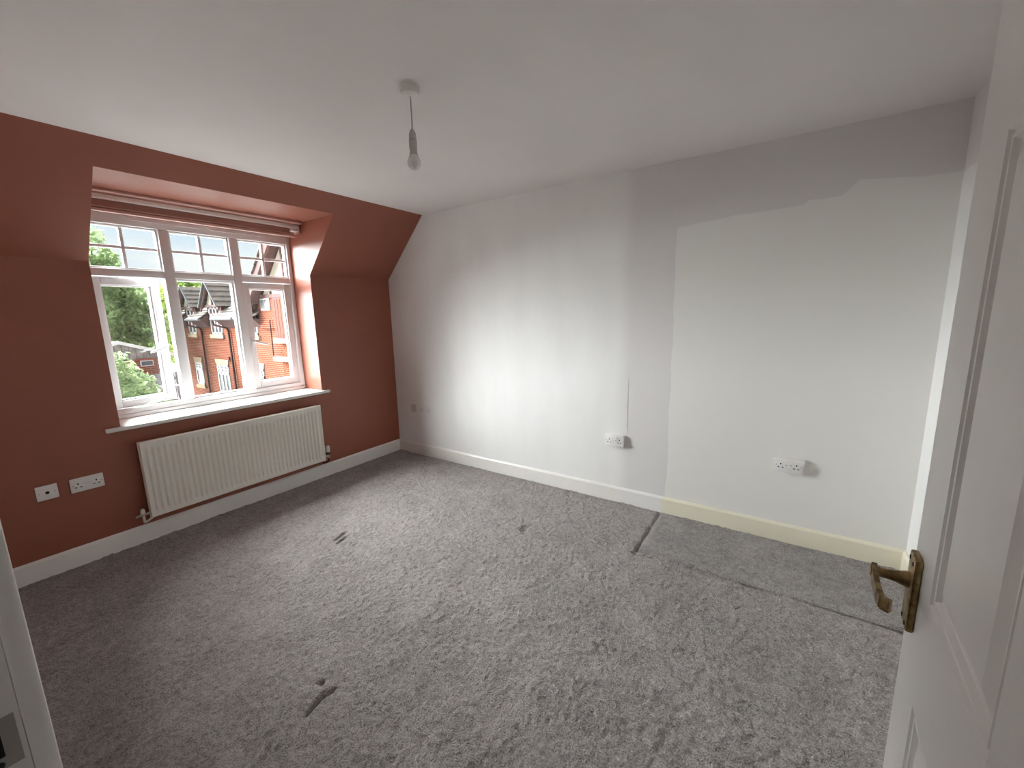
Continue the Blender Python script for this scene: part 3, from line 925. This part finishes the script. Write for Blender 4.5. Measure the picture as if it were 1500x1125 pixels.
def make_house():
    h = empty('brick_house', (HXF, 14.0, GROUND))
    h_inv = Matrix.Translation((-HXF, -14.0, -GROUND))
    tag(h, 'red brick house with tiled dormers and a half-timbered gable across the garden', 'house')
    def put(mb, nm, m, parent=h, smooth=False):
        mb.bm.transform(h_inv)
        return mb.build(nm, m, parent, smooth)
    def B(nm, m, *b, parent=h):
        return put(MB().box(*b), nm, m, parent)
    wall = B('brick_wall', M['brick'], HXF, HXF + 4.5, 7.0, 21.45, GROUND, 1.16)
    # windows with lintel and sill
    def window(yc, wd_, z0, z1, cols, lintel, parent=h):
        f = MB()
        ya, yb = yc - wd_ / 2, yc + wd_ / 2
        xo = HXF - 0.03
        fw_ = 0.075
        zt = z1 - (z1 - z0) * 0.30
        f.box(xo, xo + 0.06, ya, ya + fw_, z0, z1)
        f.box(xo, xo + 0.06, yb - fw_, yb, z0, z1)
        f.box(xo, xo + 0.06, ya, yb, z0, z0 + 0.09)
        f.box(xo, xo + 0.06, ya, yb, z1 - fw_, z1)
        f.box(xo, xo + 0.06, ya, yb, zt - 0.06, zt + 0.06)
        cw = (wd_ - 2 * fw_) / cols
        for c in range(1, cols):
            yy = ya + fw_ + c * cw
            f.box(xo, xo + 0.06, yy - 0.05, yy + 0.05, z0, z1)
        for c in range(cols):
            yy = ya + fw_ + (c + 0.5) * cw
            if cols < 3 or True:
                f.box(xo + 0.01, xo + 0.05, yy - 0.022, yy + 0.022, zt, z1)
        zm = (zt + 0.06 + z1 - fw_) / 2
        f.box(xo + 0.01, xo + 0.05, ya, yb, zm - 0.022, zm + 0.022)
        fr = put(f, 'window', M['far_white'], parent)
        for c in range(cols):
            a0 = ya + fw_ + c * cw + (0.05 if c else 0)
            a1 = ya + fw_ + (c + 1) * cw - (0.05 if c < cols - 1 else 0)
            put(MB().box(xo + 0.025, xo + 0.035, a0, a1, z0 + 0.09, zt - 0.06), 'pane', M['far_glass'], fr)
            put(MB().box(xo + 0.025, xo + 0.035, a0, a1, zt + 0.06, z1 - fw_), 'pane', M['far_glass'], fr)
        put(MB().box(HXF - 0.08, HXF + 0.05, ya - 0.10, yb + 0.10, z0 - 0.17, z0), 'stone_sill', M['stone'])
        if lintel:
            put(MB().prism([(ya - 0.02, z1), (yb + 0.02, z1), (yb + 0.10, z1 + 0.24), (ya - 0.10, z1 + 0.24)], 'x', HXF - 0.04, HXF + 0.05), 'stone_lintel', M['stone'])
    YS = [20.15, 17.58, 14.30]
    for yc, wd_, cols in ((20.18, 0.80, 1), (17.55, 1.16, 3), (14.25, 0.90, 2)):
        window(yc, wd_, -1.62 if cols != 3 else -1.80, -0.53, cols, True)
    for yc, wd_, cols in ((20.25, 0.86, 2), (17.58, 1.12, 3), (14.30, 0.86, 2)):
        window(yc, wd_, 0.83, 2.02, cols, False)
    # roof courses on a slope given by its eaves line and ridge line
    def courses(parent, e0, e1, r0, r1, n, mat=M['tile']):
        e0, e1, r0, r1 = map(Vector, (e0, e1, r0, r1))
        nrm = (e1 - e0).cross(r0 - e0).normalized()
        if nrm.z < 0: nrm = -nrm
        for i in range(n):
            a, b = i / n, min(1.0, (i + 1.25) / n)
            p = [e0.lerp(r0, a) + nrm * 0.05, e1.lerp(r1, a) + nrm * 0.05, e1.lerp(r1, b) + nrm * 0.012, e0.lerp(r0, b) + nrm * 0.012]
            q = [v - nrm * 0.035 for v in p]
            mb = MB()
            A = [mb.bm.verts.new(v) for v in p]
            C = [mb.bm.verts.new(v) for v in q]
            mb.bm.faces.new(A)
            mb.bm.faces.new(C[::-1])
            for k in range(4):
                mb.bm.faces.new((A[k], C[k], C[(k + 1) % 4], A[(k + 1) % 4]))
            put(mb, 'tile_course', mat, parent)
    # main roof of the far part
    def solid_roof(nm, y0, y1, xe, ze, xr, zr):
        mb = MB().prism([(xe, ze), (xr, zr), (2 * xr - xe, ze)], 'y', y0, y1)
        return put(mb, nm, M['tile'])
    rf = put(MB().prism([(5.10, 1.10), (5.10, 1.86), (6.3, 2.80), (9.5, 1.50), (9.5, 1.10)], 'y', 15.3, 21.6), 'main_roof', M['tile'])
    courses(rf, (5.10, 15.3, 1.88), (5.10, 21.6, 1.88), (6.3, 15.3, 2.82), (6.3, 21.6, 2.82), 6)
    for (ya, yb) in ((18.24, 19.66), (15.0, 16.92), (20.84, 21.6)):
        courses(rf, (4.56, ya, 1.50), (4.56, yb, 1.50), (5.12, ya, 1.89), (5.12, yb, 1.89), 3)
        put(MB().prism([(4.62, 1.47), (5.12, 1.85), (5.12, 1.47)], 'y', ya + 0.03, yb - 0.03), 'eaves_return', M['timber'], rf)
    rf2 = put(MB().prism([(5.10, 1.10), (5.10, 1.86), (8.0, 4.05), (9.5, 2.9), (9.5, 1.10)], 'y', 6.0, 15.3), 'near_roof', M['tile'])
    courses(rf2, (5.10, 6.0, 1.88), (5.10, 15.3, 1.88), (8.0, 6.0, 4.07), (8.0, 15.3, 4.07), 10)
    courses(rf2, (4.56, 13.3, 1.50), (4.56, 13.72, 1.50), (5.12, 13.3, 1.89), (5.12, 13.72, 1.89), 3)
    # timber eaves box and gutter between the dormers
    for (ya, yb) in ((18.30, 19.62), (15.10, 16.86), (20.85, 21.5)):
        put(MB().prism([(4.66, 1.47), (HXF, 1.47), (HXF, 1.12)], 'y', ya, yb), 'eaves_soffit', M['timber'])
        put(MB().tube([(4.58, ya - 0.1, 1.49), (4.58, yb + 0.1, 1.49)], 0.06, 10), 'gutter', M['lead'])
    # dormers
    for (yc, hw_, ze, za) in ((20.25, 0.86, 2.04, 3.02), (17.58, 0.93, 2.02, 3.12), (14.35, 0.86, 2.02, 3.05)):
        d = put(MB().box(HXF - 0.02, 6.2, yc - hw_ + 0.22, yc + hw_ - 0.22, 1.10, 2.10), 'dormer', M['timber'])
        xo = 4.78
        put(MB().prism([(yc - hw_ + 0.20, 2.08), (yc + hw_ - 0.20, 2.08), (yc, za - 0.12)], 'x', 4.96, 5.02), 'gable_infill', M['render_cream'], d)
        put(MB().box(4.90, 4.97, yc - 0.035, yc + 0.035, 2.08, za - 0.2), 'gable_stud', M['timber'], d)
        put(MB().box(4.88, 4.98, yc - hw_ + 0.15, yc + hw_ - 0.15, 2.02, 2.11), 'gable_beam', M['timber'], d)
        for s in (-1, 1):
            y_e = yc + s * hw_
            put(MB().prism([(yc, za), (yc, za - 0.17), (y_e - s * 0.02, ze - 0.19), (y_e, ze - 0.02)], 'x', xo, xo + 0.06), 'bargeboard', M['timber'], d)
            courses(d, (xo - 0.04, y_e, ze), (6.7, y_e, ze), (xo - 0.04, yc, za), (6.7, yc, za), 5)
            put(MB().bar((xo - 0.05, y_e, ze - 0.01), (xo - 0.05, yc, za + 0.03), 0.05, 0.07, (1, 0, 0)), 'verge', M['stone' if False else 'lead'], d)
    # downpipes with swan necks
    for yy in (19.15, 16.33):
        put(MB().tube([(4.60, yy + 0.55, 1.44), (4.62, yy + 0.52, 1.25), (4.90, yy + 0.05, 1.10), (4.93, yy, 1.00), (4.93, yy, GROUND)], 0.042, 10), 'downpipe', M['pipe'], smooth=True)
    for (yy, zz) in ((16.75, -0.22), (15.75, -0.22)):
        B('vent_block', M['pipe'], HXF - 0.04, HXF, yy - 0.05, yy + 0.05, zz - 0.08, zz + 0.08)
    # near gable: brick below, half timbering above
    ga, gc, gb = 13.45, 10.3, 7.15
    apz = 5.05
    gz = 2.22
    g = put(MB().prism([(gb, 1.10), (ga, 1.10), (ga, 1.95), (ga - 0.33, gz), (gb + 0.33, gz), (gb, 1.95)], 'x', HXF - 0.10, HXF + 0.3), 'gable_wall', M['brick'])
    def ztop(y): return 1.90 + (apz - 1.90) * (1 - abs(y - gc) / (ga - gc))
    put(MB().prism([(gb + 0.33, gz), (ga - 0.33, gz), (gc, apz)], 'x', HXF - 0.08, HXF + 0.2), 'render_infill', M['render_cream'], g)
    put(MB().box(HXF - 0.14, HXF - 0.06, gb + 0.3, ga - 0.3, gz - 0.02, gz + 0.12), 'timber_beam', M['timber'], g)
    for k in range(1, 6):
        yy = gb + (ga - gb) * k / 6
        put(MB().box(HXF - 0.13, HXF - 0.06, yy - 0.045, yy + 0.045, gz, ztop(yy) - 0.1), 'timber_stud', M['timber'], g)
    for s, ye in ((1, 14.15), (-1, 6.45)):
        put(MB().prism([(gc, apz + 0.35), (gc, apz + 0.02), (ye - s * 0.05, 1.32), (ye, 1.62)], 'x', 4.52, 4.62), 'bargeboard', M['timber'], g)
        courses(g, (4.46, ye, 1.66), (7.9, ye, 1.66), (4.46, gc, apz + 0.42), (7.9, gc, apz + 0.42), 14)
        put(MB().prism([(gc, apz + 0.30), (gc, apz + 0.20), (ye - s * 0.08, 1.46), (ye, 1.55)], 'x', 4.62, HXF), 'verge_soffit', M['timber'], g)
    # small window high in the gable
    f = put(MB().box(4.86, 4.91, 12.50, 13.16, 1.78, 2.20), 'gable_window', M['far_white'], h)
    put(MB().box(4.85, 4.86, 12.54, 12.80, 1.82, 2.16), 'pane', plain('dark_pane', (0.025, 0.03, 0.04), 0.2), f)
    put(MB().box(4.85, 4.86, 12.84, 13.12, 1.82, 2.16), 'pane', M['lead'], f)
    put(MB().tube([(4.84, 12.52, 1.42), (4.84, 12.55, 1.36), (4.84, 12.58, 0.10)], 0.022, 8), 'waste_pipe', M['pipe'], smooth=True)
    sh_ = B('timber_shutter', M['timber'], 4.80, 4.90, 11.0, 12.16, 0.74, 2.18)
    for k in range(6):
        put(MB().box(4.785, 4.80, 11.02 + k * 0.19, 11.19 + k * 0.19, 0.78, 2.14), 'board', paint('shutter_board', (0.15, 0.065, 0.050), 0.8, 0.1, 9, 0, spec=0.05), sh_)
    B('stone_sill', M['stone'], 4.74, 4.92, 10.9, 12.28, 0.58, 0.74)
    B('lead_canopy', M['lead'], 4.72, 4.92, 10.9, 12.42, -0.09, 0.06)
    put(MB().tube([(4.62, 13.62, 1.52), (4.62, 14.9, 1.52)], 0.065, 10), 'gutter', M['far_white'])
    put(MB().prism([(4.66, 1.47), (HXF, 1.47), (HXF, 1.12)], 'y', 13.45, 14.95), 'eaves_soffit', M['timber'])
make_house()

# ------------------------------------------------------------------ outbuilding and fence
def make_outbuilding():
    o = empty('outbuilding', (1.4, 16.5, GROUND))
    inv = Matrix.Translation((-1.4, -16.5, -GROUND))
    tag(o, 'small brick outbuilding with grey boarded gable behind the garden fence', 'outbuilding')
    def put(mb, nm, m, parent=o):
        mb.bm.transform(inv)
        return mb.build(nm, m, parent)
    put(MB().box(-0.1, 2.75, 16.2, 19.5, GROUND, 0.10), 'brick_wall', M['brick'])
    g = put(MB().prism([(-0.1, 0.10), (2.75, 0.10), (2.75, 0.20), (1.32, 0.72), (-0.1, 0.20)], 'y', 16.26, 19.4), 'gable', M['lead'])
    gb = paint('weathered_boards', (0.27, 0.245, 0.24), 0.9, 0.2, 5, 0, spec=0.05)
    for k in range(15):
        x = -0.08 + k * 0.189
        zt = 0.20 + 0.52 * (1 - abs(x + 0.09 - 1.32) / 1.43)
        put(MB().box(x, x + 0.175, 16.225, 16.26, 0.12, zt - 0.02), 'board', gb, g)
    for s, xe in ((-1, -0.3), (1, 2.95)):
        put(MB().prism([(1.32, 0.80), (1.32, 0.72), (xe, 0.12), (xe, 0.20)], 'y', 16.05, 19.7), 'roof', M['tile'])
        put(MB().prism([(1.32, 0.82), (1.32, 0.70), (xe, 0.10), (xe, 0.22)], 'y', 16.0, 16.05), 'verge_board', M['far_white'])
    put(MB().box(1.70, 2.30, 16.14, 16.2, 0.06, 0.12), 'lintel', paint('red_lintel', (0.32, 0.10, 0.07), 0.8, 0.05, 6, 0, spec=0.05))
    f = put(MB().box(1.86, 2.24, 16.17, 16.22, -0.16, 0.05), 'window', M['far_white'])
    put(MB().box(1.89, 2.21, 16.16, 16.17, -0.13, 0.02), 'pane', M['far_glass'], f)
make_outbuilding()

def make_fence():
    o = empty('garden_fence', (2.6, 14.6, GROUND))
    inv = Matrix.Translation((-2.6, -14.6, -GROUND))
    tag(o, 'grey close-boarded timber fence across the garden', 'fence')
    m = paint('fence_grey', (0.20, 0.20, 0.22), 0.9, 0.2, 6, 0, spec=0.05)
    me = None
    def put(mb, nm):
        mb.bm.transform(inv)
        return mb.build(nm, m, o)
    for z in (-0.55, -1.9):
        put(MB().box(0.2, 2.75, 14.62, 14.68, z - 0.05, z + 0.05), 'rail')
    for x in (0.25, 1.5, 2.7):
        put(MB().box(x - 0.05, x + 0.05, 14.68, 14.78, GROUND, -0.25), 'post')
    for k in range(19):
        x = 0.2 + k * 0.135
        zt = -0.33 + random.uniform(-0.01, 0.01)
        put(MB().box(x, x + 0.122, 14.6, 14.62, GROUND, zt), 'board')
make_fence()

# ------------------------------------------------------------------ trees
def leaf_mat(name, a, b):
    t = NT(name)
    f = t.noise(1.6, 4, 0.7)
    f2 = t.noise(23, 2, 0.6)
    s = t.math('ADD', t.math('MULTIPLY', f, 0.6), t.math('MULTIPLY', f2, 0.4))
    c = t.ramp(s, [(0.40, a), (0.60, b)])
    t.set(c, 0.7, spec=0.1)
    tr = t.n('ShaderNodeBsdfTranslucent')
    t.l(c, tr.inputs['Color'])
    mx = t.n('ShaderNodeMixShader')
    mx.inputs[0].default_value = 0.5
    t.l(t.bsdf.outputs[0], mx.inputs[1])
    t.l(tr.outputs[0], mx.inputs[2])
    t.l(mx.outputs[0], t.t.nodes['Material Output'].inputs['Surface'])
    return t.m
M['leaf_a'] = leaf_mat('leaf_mid', (0.18, 0.26, 0.12), (0.42, 0.51, 0.27))
M['leaf_b'] = leaf_mat('leaf_light', (0.18, 0.26, 0.13), (0.40, 0.49, 0.27))
M['leaf_c'] = leaf_mat('leaf_yellow', (0.15, 0.23, 0.06), (0.30, 0.38, 0.12))
M['bark'] = paint('bark', (0.10, 0.075, 0.055), 0.9, 0.2, 12, 0, spec=0.05)

def make_tree(name, label, base, blobs, leaf, size, seed, group='trees and shrubs outside', trunk=0.12):
    rng = np.random.RandomState(seed)
    o = empty(name, base)
    tag(o, label, 'tree' if 'tree' in name else 'shrub', group)
    bx, by, bz = base
    mb = MB()
    top = max(blobs, key=lambda q: q[5] * q[0][2] if False else q[0][2])
    tc = Vector(blobs[0][0])
    mb.tube([Vector((0, 0, 0)), Vector((0.05, 0, (tc.z - bz) * 0.5)), tc - Vector(base)], [trunk, trunk * 0.8, trunk * 0.4], 10)
    for (c, rx, ry, rz, n, shell) in blobs[1:]:
        mid = (tc + Vector(c)) / 2 - Vector(base) + Vector((0, 0, -0.2))
        mb.tube([Vector((0.05, 0, (tc.z - bz) * 0.5)), mid, Vector(c) - Vector(base)], [trunk * 0.5, trunk * 0.35, trunk * 0.12], 8)
    mb.build('trunk', M['bark'], o, smooth=True)
    V, Fc = [], []
    for (c, rx, ry, rz, n, shell) in blobs:
        d = rng.normal(size=(n, 3))
        d /= np.linalg.norm(d, axis=1)[:, None]
        rad = (1 - shell) * rng.rand(n) ** (1 / 3) + shell * (0.82 + 0.22 * rng.rand(n))
        # lumpy crown
        lump = 1 + 0.16 * np.sin(d[:, 0] * 7 + seed) * np.sin(d[:, 1] * 6 + 1) + 0.12 * np.sin(d[:, 2] * 9 + seed)
        P = np.array(c) + d * (rad * lump)[:, None] * np.array([rx, ry, rz]) - np.array(base)
        for i in range(n):
            nrm = d[i] * 0.6 + rng.normal(size=3) * 0.7 + np.array([0, 0, 0.35])
            nrm /= np.linalg.norm(nrm)
            a = np.cross(nrm, rng.normal(size=3))
            a /= np.linalg.norm(a)
            b = np.cross(nrm, a)
            s = size * (0.7 + 0.6 * rng.rand())
            k = len(V)
            V += [P[i] - a * s, P[i] + b * s * 0.5 + nrm * s * 0.12, P[i] + a * s, P[i] - b * s * 0.5 + nrm * s * 0.12]
            Fc.append((k, k + 1, k + 2, k + 3))
    me = bpy.data.meshes.new('foliage')
    me.from_pydata([tuple(v) for v in V], [], Fc)
    me.materials.append(leaf)
    f = bpy.data.objects.new('foliage', me)
    link(f, o)
    f['kind'] = 'stuff'
    return o

G = GROUND
make_tree('broadleaf_tree', 'tall mid-green tree reaching up to the top lights of the window', (1.3, 22.5, G),
          [((1.9, 22.5, 1.6), 2.1, 1.6, 2.5, 5200, 0.6), ((3.3, 22.8, 1.2), 1.5, 1.3, 2.2, 3000, 0.6), ((1.4, 22.5, 4.0), 1.1, 1.0, 1.5, 800, 0.3),
           ((2.45, 22.5, 4.5), 0.75, 0.6, 0.8, 210, 0.1), ((2.95, 22.5, 4.35), 0.55, 0.5, 0.35, 90, 0.1), ((2.55, 22.5, 5.35), 0.40, 0.4, 0.35, 50, 0.1), ((2.9, 22.5, 3.7), 0.6, 0.6, 0.35, 140, 0.1)],
          M['leaf_a'], 0.15, 1)
make_tree('garden_tree', 'yellow-green tree standing between the tall tree and the brick house', (4.6, 27.5, G),
          [((4.6, 27.5, 1.0), 2.0, 1.6, 2.6, 8000, 0.65)], M['leaf_c'], 0.10, 2)
make_tree('distant_tree', 'bright green distant tree above the ridge of the end dormer', (10.8, 37.0, G),
          [((10.8, 37.0, 2.0), 2.6, 2.2, 2.9, 6000, 0.7), ((8.6, 37.5, 1.4), 2.0, 2.0, 2.8, 4000, 0.7), ((13.0, 37.0, 1.6), 2.0, 2.0, 2.7, 4000, 0.7)], M['leaf_c'], 0.2, 3)
make_tree('leafy_shrub', 'large-leaved pale green shrub close below the window', (-0.5, 8.2, G),
          [((-0.62, 8.2, -0.35), 0.72, 0.7, 1.25, 5600, 0.6), ((-0.08, 8.4, -0.95), 0.62, 0.6, 1.05, 3600, 0.6), ((-1.05, 8.0, 0.1), 0.5, 0.6, 1.1, 2600, 0.5)],
          M['leaf_b'], 0.055, 4, trunk=0.06)
